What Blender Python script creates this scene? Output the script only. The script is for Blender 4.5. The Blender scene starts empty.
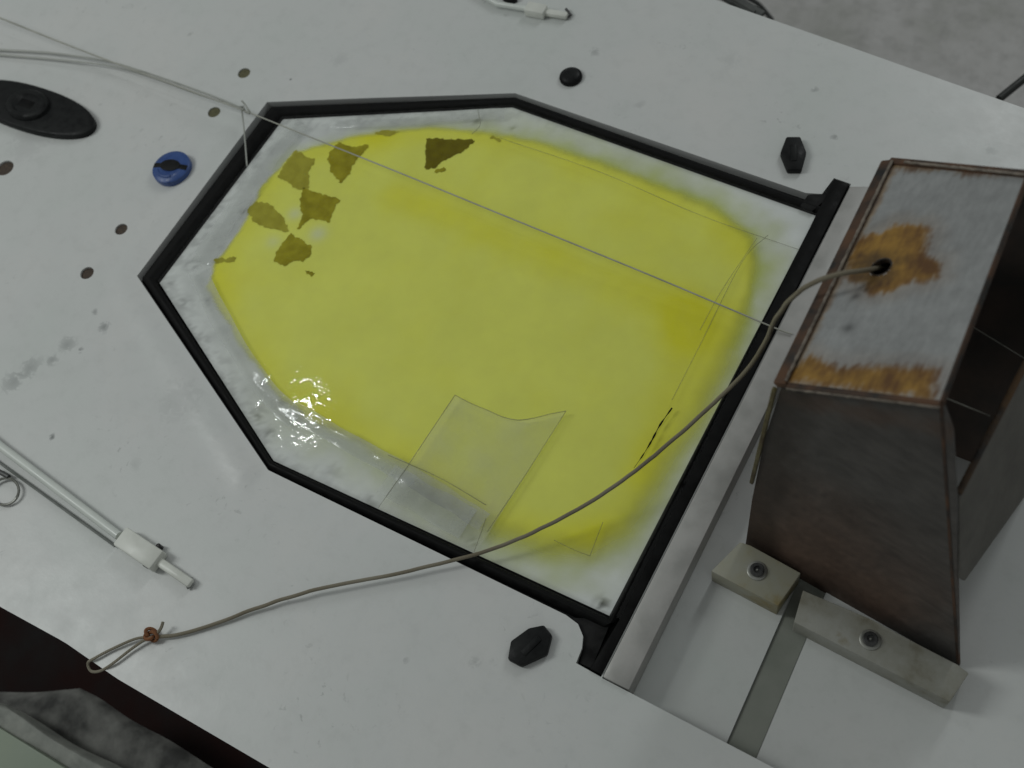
import bpy, bmesh, math, random
import numpy as np
from mathutils import Vector, Matrix, noise
random.seed(7)
S = bpy.context.scene
# ---------------------------------------------------------------- camera
W, H, F = 1024, 768, 1100.0
RT = np.array([[0.8580588852050369, 0.4861941649330542, -0.16537890889027965],
               [-0.3709110164317107, 0.8094444656075155, 0.4552193701798717],
               [0.35519004407539995, -0.3292641661074188, 0.8748857876930573]])
CAM = np.array([0.7836769075506884, -0.40226664527281686, 0.887227468501524])
cd = bpy.data.cameras.new('camera'); cam = bpy.data.objects.new('camera', cd)
S.collection.objects.link(cam); S.camera = cam
M = Matrix.Identity(4)
for i in range(3):
    for j in range(3): M[i][j] = RT[j][i]
    M[i][3] = CAM[i]
cam.matrix_world = M
cd.sensor_width = 36; cd.lens = F / W * 36; cd.clip_start = .02; cd.clip_end = 50
cd.dof.use_dof = True; cd.dof.focus_distance = .94; cd.dof.aperture_fstop = 6.3

# ---------------------------------------------------------------- light
wd = bpy.data.worlds.new('World'); S.world = wd; wd.use_nodes = True
bg = wd.node_tree.nodes['Background']
bg.inputs[0].default_value = (.92, .97, .95, 1); bg.inputs[1].default_value = .20
def area(name, loc, target, size, power, col, sy=None):
    l = bpy.data.lights.new(name, 'AREA'); l.energy = power; l.size = size; l.color = col
    if sy: l.shape = 'RECTANGLE'; l.size_y = sy
    o = bpy.data.objects.new(name, l); S.collection.objects.link(o)
    o.location = loc
    o.rotation_euler = (Vector(target) - Vector(loc)).to_track_quat('-Z', 'Y').to_euler()
area('shed_lamp_main', (-1.25, -.75, 1.9), (.1, -.2, 0), .45, 14, (.955, 1, .97), 1.0)
area('shed_lamp_far', (.7, 2.3, 1.7), (.4, .1, 0), .25, 9, (.95, 1, 1), 1.0)
S.view_settings.view_transform = 'Standard'; S.view_settings.look = 'None'
S.view_settings.exposure = .10; S.view_settings.gamma = 1

area('film_glint_lamp', (-.905, .305, 1.95), (.05, -.2, 0), .03, 1.0, (.95, 1, 1), .06)  # small unseen lamp, added so the clear film catches glints
# ---------------------------------------------------------------- helpers
def ray(px, py):
    return RT.T @ np.array([(px - W / 2) / F, -(py - H / 2) / F, -1.])
def at(px, py, z=0.0):
    d = ray(px, py); t = (z - CAM[2]) / d[2]; return Vector(CAM + t * d)
def on_plane(px, py, p0, n):
    d = Vector(ray(px, py)); c = Vector(CAM); t = (p0 - c).dot(n) / d.dot(n); return c + d * t
def xy(pts, z=0): return [tuple(at(a, b, z)[:2]) for a, b in pts]

def tag(o, label=None, cat=None, group=None, kind=None):
    if label: o['label'] = label
    if cat: o['category'] = cat
    if group: o['group'] = group
    if kind: o['kind'] = kind
    return o
def empty(name, loc):
    o = bpy.data.objects.new(name, None); S.collection.objects.link(o); o.location = loc; o.empty_display_size = .02
    return o
def link(name, bm, mat, parent=None, smooth=40):
    bmesh.ops.recalc_face_normals(bm, faces=bm.faces)
    for f in bm.faces: f.smooth = bool(smooth)
    if smooth:
        a = math.radians(smooth)
        for e in bm.edges:
            if len(e.link_faces) == 2: e.smooth = e.calc_face_angle(0) < a
    me = bpy.data.meshes.new(name); bm.to_mesh(me); bm.free()
    o = bpy.data.objects.new(name, me); S.collection.objects.link(o)
    me.materials.append(mat)
    if parent:
        o.parent = parent; o.matrix_parent_inverse = Matrix.Translation(-parent.location)
    return o
def prism(bm, pts, vec, bevel=0):
    """polygon pts (3-D) extruded by vec"""
    vec = Vector(vec); n = len(pts)
    a = [bm.verts.new(p) for p in pts]; b = [bm.verts.new(Vector(p) + vec) for p in pts]
    fs = [bm.faces.new(a), bm.faces.new(b[::-1])]
    for i in range(n): fs.append(bm.faces.new([a[i], b[i], b[(i + 1) % n], a[(i + 1) % n]]))
    if bevel:
        es = list({e for f in fs for e in f.edges})
        bmesh.ops.bevel(bm, geom=es, offset=bevel, segments=2, affect='EDGES', profile=.5)
def beam(bm, p, q, w, h, up=(0, 0, 1), bevel=.0006):
    """box from p to q, w wide, h high, its top centre line on p-q"""
    p, q, up = Vector(p), Vector(q), Vector(up)
    s = (q - p).cross(up).normalized() * w / 2; u = s.cross(q - p).normalized() * h
    if u.dot(up) < 0: u = -u
    prism(bm, [p - s, p + s, q + s, q - s], -u, bevel)
def catmull(pts, n=8):
    P = [Vector(p) for p in pts]; P = [P[0] * 2 - P[1]] + P + [P[-1] * 2 - P[-2]]; out = []
    for i in range(1, len(P) - 2):
        for k in range(n):
            t = k / n; a, b, c, d = P[i - 1:i + 3]
            out.append(.5 * ((2 * b) + (c - a) * t + (2 * a - 5 * b + 4 * c - d) * t * t + (3 * b - a - 3 * c + d) * t ** 3))
    out.append(P[-2]); return out
def tube(bm, pts, r, seg=8, cap=True):
    rings = []; n = len(pts); nrm = None
    for i, p in enumerate(pts):
        t = (Vector(pts[min(i + 1, n - 1)]) - Vector(pts[max(i - 1, 0)])).normalized()
        if nrm is None: nrm = t.orthogonal().normalized()
        nrm = (nrm - t * nrm.dot(t)).normalized(); b = t.cross(nrm)
        rr = r[i] if isinstance(r, (list, tuple)) else r
        rings.append([bm.verts.new(Vector(p) + (nrm * math.cos(2 * math.pi * k / seg) + b * math.sin(2 * math.pi * k / seg)) * rr) for k in range(seg)])
    for a, b in zip(rings, rings[1:]):
        for k in range(seg): bm.faces.new([a[k], a[(k + 1) % seg], b[(k + 1) % seg], b[k]])
    if cap: bm.faces.new(rings[0]); bm.faces.new(rings[-1][::-1])
def lathe(bm, c, prof, seg=32, axis=(0, 0, 1), sx=1, sy=1, rot=0):
    """profile of (radius, height) turned round axis at c"""
    q = Vector((0, 0, 1)).rotation_difference(Vector(axis)); rings = []
    for r, h in prof:
        rings.append([bm.verts.new(Vector(c) + q @ (Matrix.Rotation(rot, 3, 'Z') @ Vector((r * sx * math.cos(2 * math.pi * k / seg), r * sy * math.sin(2 * math.pi * k / seg), h)))) for k in range(seg)])
    for a, b in zip(rings, rings[1:]):
        for k in range(seg): bm.faces.new([a[k], a[(k + 1) % seg], b[(k + 1) % seg], b[k]])
    bm.faces.new(rings[0][::-1]); bm.faces.new(rings[-1])
def sdf(poly, X, Y):
    """signed distance (negative inside) to a polygon in metres"""
    d = np.full(X.shape, 1e9); ins = np.zeros(X.shape, bool); n = len(poly)
    for i in range(n):
        x0, y0 = poly[i]; x1, y1 = poly[(i + 1) % n]; ex, ey = x1 - x0, y1 - y0
        t = np.clip(((X - x0) * ex + (Y - y0) * ey) / (ex * ex + ey * ey), 0, 1)
        d = np.minimum(d, np.hypot(X - x0 - t * ex, Y - y0 - t * ey))
        c = (y0 > Y) != (y1 > Y)
        with np.errstate(divide='ignore', invalid='ignore'):
            ins ^= c & (X < (x1 - x0) * (Y - y0) / (y1 - y0 + 1e-15) + x0)
    return np.where(ins, -d, d)
def sst(a, b, x): t = np.clip((x - a) / (b - a), 0, 1); return t * t * (3 - 2 * t)
def fbm(X, Y, s, seed=0, oct=3):
    o = np.empty(X.shape)
    for i, (a, b) in enumerate(zip(X.ravel(), Y.ravel())):
        o.ravel()[i] = noise.fractal((a * s + seed, b * s - seed, seed * 1.7), .9, 2.1, oct)
    return o
def grid_clip(poly, res, z=0):
    """dense grid inside a convex polygon (2-D list)"""
    xs = [p[0] for p in poly]; ys = [p[1] for p in poly]
    x0, x1, y0, y1 = min(xs) - res, max(xs) + res, min(ys) - res, max(ys) + res
    nx, ny = int((x1 - x0) / res), int((y1 - y0) / res)
    bm = bmesh.new(); g = [[bm.verts.new((x0 + (x1 - x0) * i / nx, y0 + (y1 - y0) * j / ny, z)) for j in range(ny + 1)] for i in range(nx + 1)]
    for i in range(nx):
        for j in range(ny): bm.faces.new([g[i][j], g[i + 1][j], g[i + 1][j + 1], g[i][j + 1]])
    c = Vector((sum(xs) / len(xs), sum(ys) / len(ys), z))
    for i in range(len(poly)):
        p = Vector((*poly[i], z)); q = Vector((*poly[(i + 1) % len(poly)], z)); n = (q - p).cross(Vector((0, 0, 1)))
        if n.dot(c - p) > 0: n = -n
        bmesh.ops.bisect_plane(bm, geom=bm.verts[:] + bm.edges[:] + bm.faces[:], plane_co=p, plane_no=n, clear_outer=True, dist=1e-7)
    return bm
def paint(o, fn, name='tint'):
    me = o.data; n = len(me.vertices); co = np.empty(n * 3, np.float32); me.vertices.foreach_get('co', co)
    co = co.reshape(-1, 3).astype(float); rgba = fn(co[:, 0], co[:, 1], co[:, 2]).astype(np.float32)
    a = me.color_attributes.new(name, 'FLOAT_COLOR', 'POINT'); a.data.foreach_set('color', rgba.ravel())
def smooth_obj(o, ang=35):
    bm = bmesh.new(); bm.from_mesh(o.data); a = math.radians(ang)
    for f in bm.faces: f.smooth = True
    for e in bm.edges:
        if len(e.link_faces) == 2: e.smooth = e.calc_face_angle(0) < a
    bm.to_mesh(o.data); bm.free()
def boolean(o, cutbm):
    bmesh.ops.recalc_face_normals(cutbm, faces=cutbm.faces)
    me = bpy.data.meshes.new('cut'); cutbm.to_mesh(me); cutbm.free()
    c = bpy.data.objects.new('cut', me); S.collection.objects.link(c)
    m = o.modifiers.new('b', 'BOOLEAN'); m.object = c; m.operation = 'DIFFERENCE'; m.solver = 'EXACT'; m.use_self = False
    bpy.context.view_layer.update()
    new = bpy.data.meshes.new_from_object(o.evaluated_get(bpy.context.evaluated_depsgraph_get()))
    o.modifiers.clear(); o.data = new; bpy.data.objects.remove(c)

# ---------------------------------------------------------------- materials
def mat(name, col=(.5, .5, .5), rough=.5, metal=0, spec=.5, coat=0, coat_r=.1):
    m = bpy.data.materials.new(name); m.use_nodes = True; p = m.node_tree.nodes['Principled BSDF']
    p.inputs['Base Color'].default_value = (*col, 1); p.inputs['Roughness'].default_value = rough
    p.inputs['Metallic'].default_value = metal; p.inputs['Specular IOR Level'].default_value = spec
    p.inputs['Coat Weight'].default_value = coat; p.inputs['Coat Roughness'].default_value = coat_r
    return m, m.node_tree.nodes, m.node_tree.links, p
def N(ns, t, **k):
    n = ns.new(t)
    for a, b in k.items(): setattr(n, a, b)
    return n
def tex(ns, ls, scale, detail=4, rough=.55, vec=None, dist=0):
    if vec is None: vec = N(ns, 'ShaderNodeTexCoord').outputs['Object']
    t = N(ns, 'ShaderNodeTexNoise'); ls.new(vec, t.inputs['Vector'])
    t.inputs['Scale'].default_value = scale; t.inputs['Detail'].default_value = detail
    t.inputs['Roughness'].default_value = rough; t.inputs['Distortion'].default_value = dist
    return t.outputs['Fac']
def ramp(ns, ls, fac, stops):
    r = N(ns, 'ShaderNodeValToRGB'); ls.new(fac, r.inputs[0]); e = r.color_ramp.elements
    while len(e) < len(stops): e.new(.5)
    for k, (p, c) in enumerate(stops):
        e[k].position = p; e[k].color = (*c, 1) if len(c) == 3 else c
    return r.outputs[0]
def mixc(ns, ls, fac, a, b, mode='MIX'):
    m = N(ns, 'ShaderNodeMix', data_type='RGBA', blend_type=mode)
    for s, v in ((0, fac), (6, a), (7, b)):
        if isinstance(v, (int, float)): m.inputs[s].default_value = v
        elif isinstance(v, tuple): m.inputs[s].default_value = (*v, 1)
        else: ls.new(v, m.inputs[s])
    return m.outputs[2]
def math_(ns, ls, op, a, b=0.0, clamp=False):
    m = N(ns, 'ShaderNodeMath', operation=op, use_clamp=clamp)
    for s, v in ((0, a), (1, b)):
        if isinstance(v, (int, float)): m.inputs[s].default_value = v
        else: ls.new(v, m.inputs[s])
    return m.outputs[0]
def bump(ns, ls, p, h, s=.2, d=.001):
    b = N(ns, 'ShaderNodeBump'); b.inputs['Strength'].default_value = s; b.inputs['Distance'].default_value = d
    ls.new(h, b.inputs['Height']); ls.new(b.outputs[0], p.inputs['Normal'])
def simple(name, a, b, scale=60, rough=.5, metal=0, bs=.25, spec=.5, bd=.001, rv=.15):
    m, ns, ls, p = mat(name, a, rough, metal, spec)
    t = tex(ns, ls, scale); ls.new(ramp(ns, ls, t, [(.35, a), (.65, b)]), p.inputs['Base Color'])
    ls.new(ramp(ns, ls, t, [(.3, (max(rough - rv, .05),) * 3), (.7, (min(rough + rv, 1),) * 3)]), p.inputs['Roughness'])
    bump(ns, ls, p, tex(ns, ls, scale * 3), bs, bd); return m

# worn white deck paint: mottling, fine grime, and scuffs at the places the deck has them
m, ns, ls, p = mat('deck_paint', rough=.38, spec=.45)
tc = N(ns, 'ShaderNodeTexCoord').outputs['Object']
c = ramp(ns, ls, tex(ns, ls, 5, 5, .6, tc), [(.3, (.575, .60, .58)), (.5, (.60, .61, .60)), (.7, (.63, .628, .615))])
c = mixc(ns, ls, math_(ns, ls, 'MULTIPLY', ramp(ns, ls, tex(ns, ls, 55, 6, .7, tc), [(.5, (0,) * 3), (.75, (1,) * 3)]), .13), c, (.30, .31, .29))
fine = ramp(ns, ls, tex(ns, ls, 130, 3, .6, tc, .6), [(.62, (0,) * 3), (.70, (1,) * 3)])
area_m = ramp(ns, ls, tex(ns, ls, 9, 3, .5, tc), [(.52, (0,) * 3), (.66, (1,) * 3)])
c = mixc(ns, ls, math_(ns, ls, 'MULTIPLY', math_(ns, ls, 'MULTIPLY', fine, area_m), .3), c, (.16, .17, .16))
streak = tex(ns, ls, 95, 4, .62, tc, 1.2)
for (px, py, r, k) in [(14, 382, .022, .45), (67, 345, .016, .45), (30, 368, .02, .4), (104, 327, .010, .6), (52, 360, .012, .45), (80, 350, .006, .6), (95, 312, .007, .5), (52, 437, .006, .9), (135, 465, .010, .15), (180, 400, .04, .15),
                       (291, 80, .0028, 1.2), (190, 34, .006, .3), (815, 90, .007, .4), (835, 137, .007, .5), (595, 52, .010, .35), (640, 105, .010, .2),
                       (405, 660, .006, .25), (475, 662, .009, .25), (990, 150, .010, .25), (730, 60, .02, .12), (340, 60, .02, .12), (30, 140, .05, .15), (176, 720, .004, .8)]:
    w = at(px, py)
    d = N(ns, 'ShaderNodeVectorMath', operation='DISTANCE'); ls.new(tc, d.inputs[0]); d.inputs[1].default_value = w
    g = math_(ns, ls, 'SUBTRACT', 1, math_(ns, ls, 'DIVIDE', d.outputs['Value'], r), True)
    f = math_(ns, ls, 'ADD', math_(ns, ls, 'MULTIPLY', streak, 1.3), math_(ns, ls, 'MULTIPLY', g, .55))
    f = math_(ns, ls, 'MULTIPLY', ramp(ns, ls, f, [(.84, (0,) * 3), (1.0, (1,) * 3)]), math_(ns, ls, 'MULTIPLY', g, k, True), True)
    c = mixc(ns, ls, f, c, (.11, .12, .12))
ls.new(c, p.inputs['Base Color'])
ls.new(ramp(ns, ls, tex(ns, ls, 30, 4, .6, tc), [(.3, (.3,) * 3), (.7, (.46,) * 3)]), p.inputs['Roughness'])
bump(ns, ls, p, tex(ns, ls, 220, 3, .6, tc), .12, .0006)
DECK = m
RUBBER = simple('black_rubber', (.003, .003, .003), (.008, .008, .008), 90, .6, bs=.3, spec=.12)
GROOVE = simple('black_sealant', (.005, .005, .005), (.022, .022, .022), 60, .6, bs=.5, spec=.15)
BAR = simple('grey_bar_metal', (.33, .325, .31), (.41, .40, .385), 40, .5, .15, bs=.15)
PLASTIC = simple('black_plastic', (.005, .0055, .006), (.011, .012, .012), 120, .5, bs=.2, spec=.2)
BLUE = simple('blue_plastic', (.02, .055, .20), (.035, .085, .27), 90, .33, bs=.1)
WHITEP = simple('white_plastic', (.62, .63, .58), (.72, .73, .68), 40, .4, bs=.1)
STEEL = simple('dull_steel', (.20, .20, .18), (.38, .38, .35), 50, .42, .6, bs=.2)
DARKSTEEL = simple('dark_socket', (.03, .03, .03), (.10, .10, .10), 90, .4, .5)
OLIVED = simple('olive_tape_dark', (.13, .105, .001), (.17, .145, .003), 110, .7, bs=.2, spec=.05)
OLIVE = simple('olive_tape', (.27, .235, .009), (.38, .34, .02), 90, .7, bs=.2, spec=.05)
OLIVE2 = simple('olive_tape_pale', (.34, .31, .03), (.42, .39, .045), 90, .7, bs=.2, spec=.05)
WOODH = simple('plugged_wood', (.08, .075, .035), (.14, .13, .07), 400, .8)
HOLED = simple('hole_dark', (.035, .024, .018), (.09, .065, .045), 400, .8)
BAG = simple('grey_sheet', (.07, .07, .068), (.26, .26, .245), 22, .8, bs=.7, bd=.003, spec=.1)
BAG2 = simple('pale_strip', (.24, .25, .23), (.36, .37, .34), 40, .7, bs=.4, bd=.002, spec=.2)
SHADE = simple('deep_shade', (.0012, .0010, .0010), (.018, .005, .004), 9, .75, bs=.3, bd=.004, spec=.2)  # near-black base holds the deep shade under the deck, with reddish patches
GREEN = simple('pale_green_board', (.26, .31, .24), (.32, .37, .29), 12, .6)
STICK = simple('black_stick', (.006, .008, .007), (.014, .016, .014), 60, .5)
TWINE = None
m, ns, ls, p = mat('grey_cord', rough=.75, spec=.3)
t = tex(ns, ls, 14, 3); ls.new(ramp(ns, ls, t, [(.3, (.15, .125, .08)), (.7, (.27, .245, .19))]), p.inputs['Base Color'])
wv = N(ns, 'ShaderNodeTexWave'); wv.inputs['Scale'].default_value = 260; wv.inputs['Distortion'].default_value = 2
ls.new(N(ns, 'ShaderNodeTexCoord').outputs['Object'], wv.inputs[0]); bump(ns, ls, p, wv.outputs['Fac'], .5, .0008)
CORD = m
CORD2 = simple('brown_knot', (.15, .055, .02), (.24, .10, .04), 300, .8, bs=.6)
LINE = simple('translucent_line', (.32, .32, .28), (.42, .42, .37), 60, .4, spec=.25)
PALELINE = simple('pale_line', (.30, .31, .28), (.38, .39, .36), 60, .4)
CONC, ns, ls, p = mat('concrete', rough=.8, spec=.3)
c = ramp(ns, ls, tex(ns, ls, 6, 8, .65), [(.3, (.36, .36, .335)), (.5, (.46, .45, .44)), (.7, (.54, .53, .525))])
c = mixc(ns, ls, math_(ns, ls, 'MULTIPLY', ramp(ns, ls, tex(ns, ls, 26, 6, .7), [(.48, (0,) * 3), (.7, (1,) * 3)]), .45), c, (.24, .235, .225))
ls.new(c, p.inputs['Base Color']); bump(ns, ls, p, tex(ns, ls, 40, 6), .4, .004)
# tinted sheets: colour comes from the painted attribute
def attr_mat(name, rough, grain, spec=.4, bs=.15, bscale=300, coat=0, alpha=False, amt=.15, metal=0):
    m, ns, ls, p = mat(name, rough=rough, spec=spec, coat=coat, metal=metal)
    a = N(ns, 'ShaderNodeAttribute', attribute_name='tint')
    g = ramp(ns, ls, tex(ns, ls, grain, 6, .65), [(.3, (1 - amt,) * 3), (.7, (1 + amt,) * 3)])
    ls.new(mixc(ns, ls, 1.0, a.outputs['Color'], g, 'MULTIPLY'), p.inputs['Base Color'])
    if alpha: ls.new(a.outputs['Alpha'], p.inputs['Alpha'])
    bump(ns, ls, p, tex(ns, ls, bscale, 4), bs, .0008); return m
YELLOW = attr_mat('yellow_sheet', .5, 14, alpha=True, amt=.05)
PANEL = attr_mat('lid_white', .5, 22, amt=.06)
PLATE = attr_mat('rusted_plate', .5, 90, amt=.12, bs=.12, bscale=500)
FRONT = attr_mat('stained_steel', .62, 60, amt=.14, bs=.3, bscale=350, spec=.3)
# clear film: mostly see-through, glossy, slightly milky
def film(name, milk, rough, col=(.8, .82, .8), gl=1.0, spec=.035):
    m = bpy.data.materials.new(name); m.use_nodes = True; ns, ls = m.node_tree.nodes, m.node_tree.links; ns.clear()
    o = N(ns, 'ShaderNodeOutputMaterial'); tr = N(ns, 'ShaderNodeBsdfTransparent'); df = N(ns, 'ShaderNodeBsdfDiffuse')
    gs = N(ns, 'ShaderNodeBsdfGlossy'); lw = N(ns, 'ShaderNodeLayerWeight'); lw.inputs[0].default_value = .5
    fr = math_(ns, ls, 'ADD', math_(ns, ls, 'MULTIPLY', math_(ns, ls, 'POWER', lw.outputs['Facing'], 4.0), .6), spec)
    df.inputs[0].default_value = (*col, 1); gs.inputs[0].default_value = (gl, gl, gl, 1); gs.inputs['Roughness'].default_value = rough
    a = N(ns, 'ShaderNodeMixShader'); b = N(ns, 'ShaderNodeMixShader')
    h = ramp(ns, ls, tex(ns, ls, 25, 4), [(.3, (milk * .6,) * 3), (.7, (min(1, milk * 1.5),) * 3)])
    ls.new(h, a.inputs[0]); ls.new(tr.outputs[0], a.inputs[1]); ls.new(df.outputs[0], a.inputs[2])
    ls.new(fr, b.inputs[0]); ls.new(a.outputs[0], b.inputs[1]); ls.new(gs.outputs[0], b.inputs[2])
    bp = N(ns, 'ShaderNodeBump'); bp.inputs['Strength'].default_value = .25; bp.inputs['Distance'].default_value = .001
    ls.new(tex(ns, ls, 60, 4), bp.inputs['Height']); ls.new(bp.outputs[0], gs.inputs['Normal']); ls.new(bp.outputs[0], lw.inputs['Normal'])
    ls.new(b.outputs[0], o.inputs[0]); return m
FILM = film('clear_film', .004, .03, gl=1, spec=.02)
TAPE = film('clear_tape', .22, .12, (.66, .68, .50), gl=1)
CREASE = film('film_crease', .28, .3, (.22, .22, .12))

# ================================================================ deck
hatch_px = [(137, 276), (267, 102), (515, 93), (806, 193), (822, 194), (834, 178), (851, 184), (601, 677), (576, 663), (582, 648), (583, 636), (578, 624), (566, 615), (268, 470)]
inner_px = [(158, 281), (282, 117), (512, 105), (818, 214), (621, 620), (272, 459)]
hatch = xy(hatch_px); inner = xy(inner_px)
edge = [(-.9, .47), (.1, .462), (.396, .432), (.732, .401), (1.3, .34)]
edge2 = [(1.3, -.38), (.75, -.44), (.415, -.456), (.25, -.461), (.185, -.459), (.105, -.463), (-.9, -.43)]
outline = edge + edge2
RZ = -.028
bm = grid_clip([(-.9, .5), (1.3, .5), (1.3, -.5), (-.9, -.5)], .008)
# pull the grid to the curved side edges
def lerp(pl, x):
    pl = sorted(pl)
    for (a, b), (c, d) in zip(pl, pl[1:]):
        if a <= x <= c: return b + (d - b) * (x - a) / (c - a)
    return pl[0][1] if x < pl[0][0] else pl[-1][1]
for v in bm.verts:
    t = (v.co.y + .5) / 1.0; lo, hi = lerp(edge2, v.co.x), lerp(edge, v.co.x); v.co.y = lo + (hi - lo) * t
vs = list(bm.verts); X = np.array([v.co.x for v in vs]); Y = np.array([v.co.y for v in vs])
D = sdf(hatch[:3] + hatch[5:8] + [hatch[-1]], X, Y)
for v, d in zip(vs, D):
    v.co.z = .0024 * math.exp(-((d - .020) / .010) ** 2) * (1 if v.co.x < .25 else 0) + .0007 * noise.noise(v.co * 6)
# rounded deck edge then a side skirt
r = bmesh.ops.extrude_face_region(bm, geom=bm.faces[:])
for g in r['geom']:
    if isinstance(g, bmesh.types.BMVert): g.co.z -= .045
deck = link('boat_deck', bm, DECK); tag(deck, kind='structure')
cut = bmesh.new(); prism(cut, [(a, b, -.015) for a, b in hatch], (0, 0, .05)); boolean(deck, cut)
cut = bmesh.new(); prism(cut, [(*at(602, 678)[:2], RZ), (1.5, -.2665, RZ), (1.5, .262, RZ), (*at(849.5, 187)[:2], RZ)], (0, 0, .08)); boolean(deck, cut)
holes_px = [(244, 73, .0075), (214, 112, .0075), (121, 229, .0072), (87, 273, .0076), (5, 168, .0105)]
cut = bmesh.new()
for px, py, r in holes_px: lathe(cut, at(px, py, 0) - Vector((0, 0, .003)), [(r, 0), (r, .02)], 24)
gp = [at(727, 742, RZ), at(757, 757, RZ), at(803, 622, RZ), at(778, 606, RZ)]
gl, gr = gp[3] + (gp[3] - gp[0]) * 2, gp[2] + (gp[2] - gp[1]) * 2
gl.y = gr.y = .2; k0 = gp[0] + (gp[0] - gp[3]).normalized() * 0; 
g0 = [(gp[0].x, -.265), (gp[1].x, -.265), (gp[2].x, .2), (gp[3].x, .2)]
prism(cut, [(a, b, RZ - .0035) for a, b in g0], (0, 0, .02)); boolean(deck, cut)
smooth_obj(deck, 30)
for i, (px, py, r) in enumerate(holes_px):
    b = bmesh.new(); lathe(b, at(px, py, 0) - Vector((0, 0, .0028)), [(r * .96, 0), (r * .96, .0012 if i < 2 else .0006)], 24)
    link('bolt_hole', b, WOODH if i < 2 else HOLED, deck)

b = bmesh.new(); prism(b, [(a + (.0006 if i in (0, 3) else -.0006), c_, RZ - .0034) for i, (a, c_) in enumerate(g0)], (0, 0, .0012))
link('groove_strip', b, simple('grey_green_strip', (.20, .215, .185), (.24, .25, .22), 30, .55), deck)
# concrete floor of the shed
b = bmesh.new(); bmesh.ops.create_grid(b, x_segments=2, y_segments=2, size=6)
fl = link('floor', b, CONC); fl.location.z = -.9; tag(fl, kind='structure')

# ================================================================ hatch
hc = at(420, 320); hroot = empty('hatch_cover', (hc.x, hc.y, 0))
tag(hroot, 'hexagonal deck hatch with black seal and yellow sheet under clear plastic', 'hatch')
b = bmesh.new(); prism(b, [(x, y, -.0135) for x, y in hatch], (0, 0, .003)); link('seal_bed', b, GROOVE, hroot)
# the seal: a rounded strip between outer and inner outlines
outer_px = [(138, 276), (268, 103), (515, 94), (822, 203), (600, 627), (268, 469)]
def ring(b, o, i, zo, ztop):
    n = len(o); prof = []
    for (ox, oy), (ix, iy) in zip(o, i):
        col = []
        for k in range(7):
            t = k / 6; h = math.sin(math.pi * t) ** .45 if 0 < k < 6 else 0
            col.append(b.verts.new((ox + (ix - ox) * t, oy + (iy - oy) * t, zo + (ztop - zo) * h)))
        prof.append(col)
    for a in range(n):
        c, d = prof[a], prof[(a + 1) % n]
        for k in range(6): b.faces.new([c[k], c[k + 1], d[k + 1], d[k]])
b = bmesh.new(); ring(b, xy(outer_px), [(x, y) for x, y in inner], -.012, .0012)
link('rubber_seal', b, RUBBER, hroot, 60)
b = bmesh.new()
strip_px = [(834, 180), (849, 185), (602, 675), (590, 669), (620, 620), (817, 214)]
prism(b, [(*at(px, py)[:2], -.011) for px, py in strip_px], (0, 0, .0135), .001)
s = link('rubber_strip', b, RUBBER, hroot)
b = bmesh.new(); prism(b, [(*at(px, py)[:2], -.011) for px, py in [(568, 616), (613, 618), (596, 652), (592, 668), (578, 662), (584, 646), (584, 634), (578, 624)]], (0, 0, .0075), .001)
link('corner_pad', b, GROOVE, hroot)
b = bmesh.new(); prism(b, [(*at(px, py)[:2], -.011) for px, py in [(808, 195), (822, 196), (834, 180), (826, 200), (812, 212), (800, 206)]], (0, 0, .012), .001)
link('corner_pad', b, GROOVE, hroot)

def near(X, Y, px, py, r): w = at(px, py); return np.exp(-((X - w.x) ** 2 + (Y - w.y) ** 2) / r ** 2)
# white lid under everything, greying where dirt gathers
yel_px = [(213, 262), (207, 285), (222, 310), (250, 355), (280, 398), (300, 412), (345, 430), (395, 458), (440, 483), (475, 510), (500, 528), (545, 543), (590, 546), (622, 525),
          (648, 485), (672, 445), (700, 405), (722, 360), (742, 310), (752, 270), (748, 238), (715, 212), (660, 187), (600, 163), (540, 142), (490, 131), (430, 127), (380, 131), (330, 141),
          (293, 152), (262, 184), (243, 220), (228, 245)]
yel = xy(yel_px)
def lid_col(X, Y, Z):
    n = fbm(X, Y, 40, 3); n2 = fbm(X, Y, 170, 6); di = -sdf(inner, X, Y)
    base = np.array([.69, .715, .695])[None] * (1 + .06 * n[:, None])
    # old grime pressed into the left and lower margin, dye bleeding out of the sheet
    dirt = (sst(.2, .9, .5 + n * .8) * .16 + .22 * sst(.45, .8, .5 + fbm(X, Y, 150, 8)) * sst(.02, .0, di - .004)) * sst(.5, .1, X)
    for px_, py_, r_, k_ in ((190, 262, .010, .5), (182, 300, .012, .45), (255, 415, .010, .6), (268, 432, .008, .6), (473, 540, .006, .7), (602, 602, .006, .9), (166, 283, .008, .5), (240, 210, .006, .5),
                             (210, 215, .006, .5), (285, 118, .006, .4), (476, 118, .007, .6), (512, 126, .004, .9), (370, 500, .008, .5), (330, 470, .012, .3), (215, 245, .006, .5), (205, 300, .006, .6), (280, 400, .006, .5)):
        dirt = np.maximum(dirt, k_ * near(X, Y, px_, py_, r_) * sst(.25, .7, .5 + n2 * .8))
    bleed = sst(.055, .0, sdf(yel, X, Y) + .012 * n) * sst(.10, .45, X) * .75 + sst(.02, 0, sdf(yel, X, Y) + .006 * n) * .4 * (Y > .05)
    c = base * (1 - dirt[:, None]); c = c * (1 - bleed[:, None]) + np.array([.50, .56, .22])[None] * bleed[:, None]
    rim = sst(.004, .0, di)[:, None] * .25; c = c * (1 - rim)
    return np.column_stack([c, np.ones(len(X))])
b = grid_clip(inner, .0035, -.004); lid = link('lid_panel', b, PANEL, hroot); paint(lid, lid_col)

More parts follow.
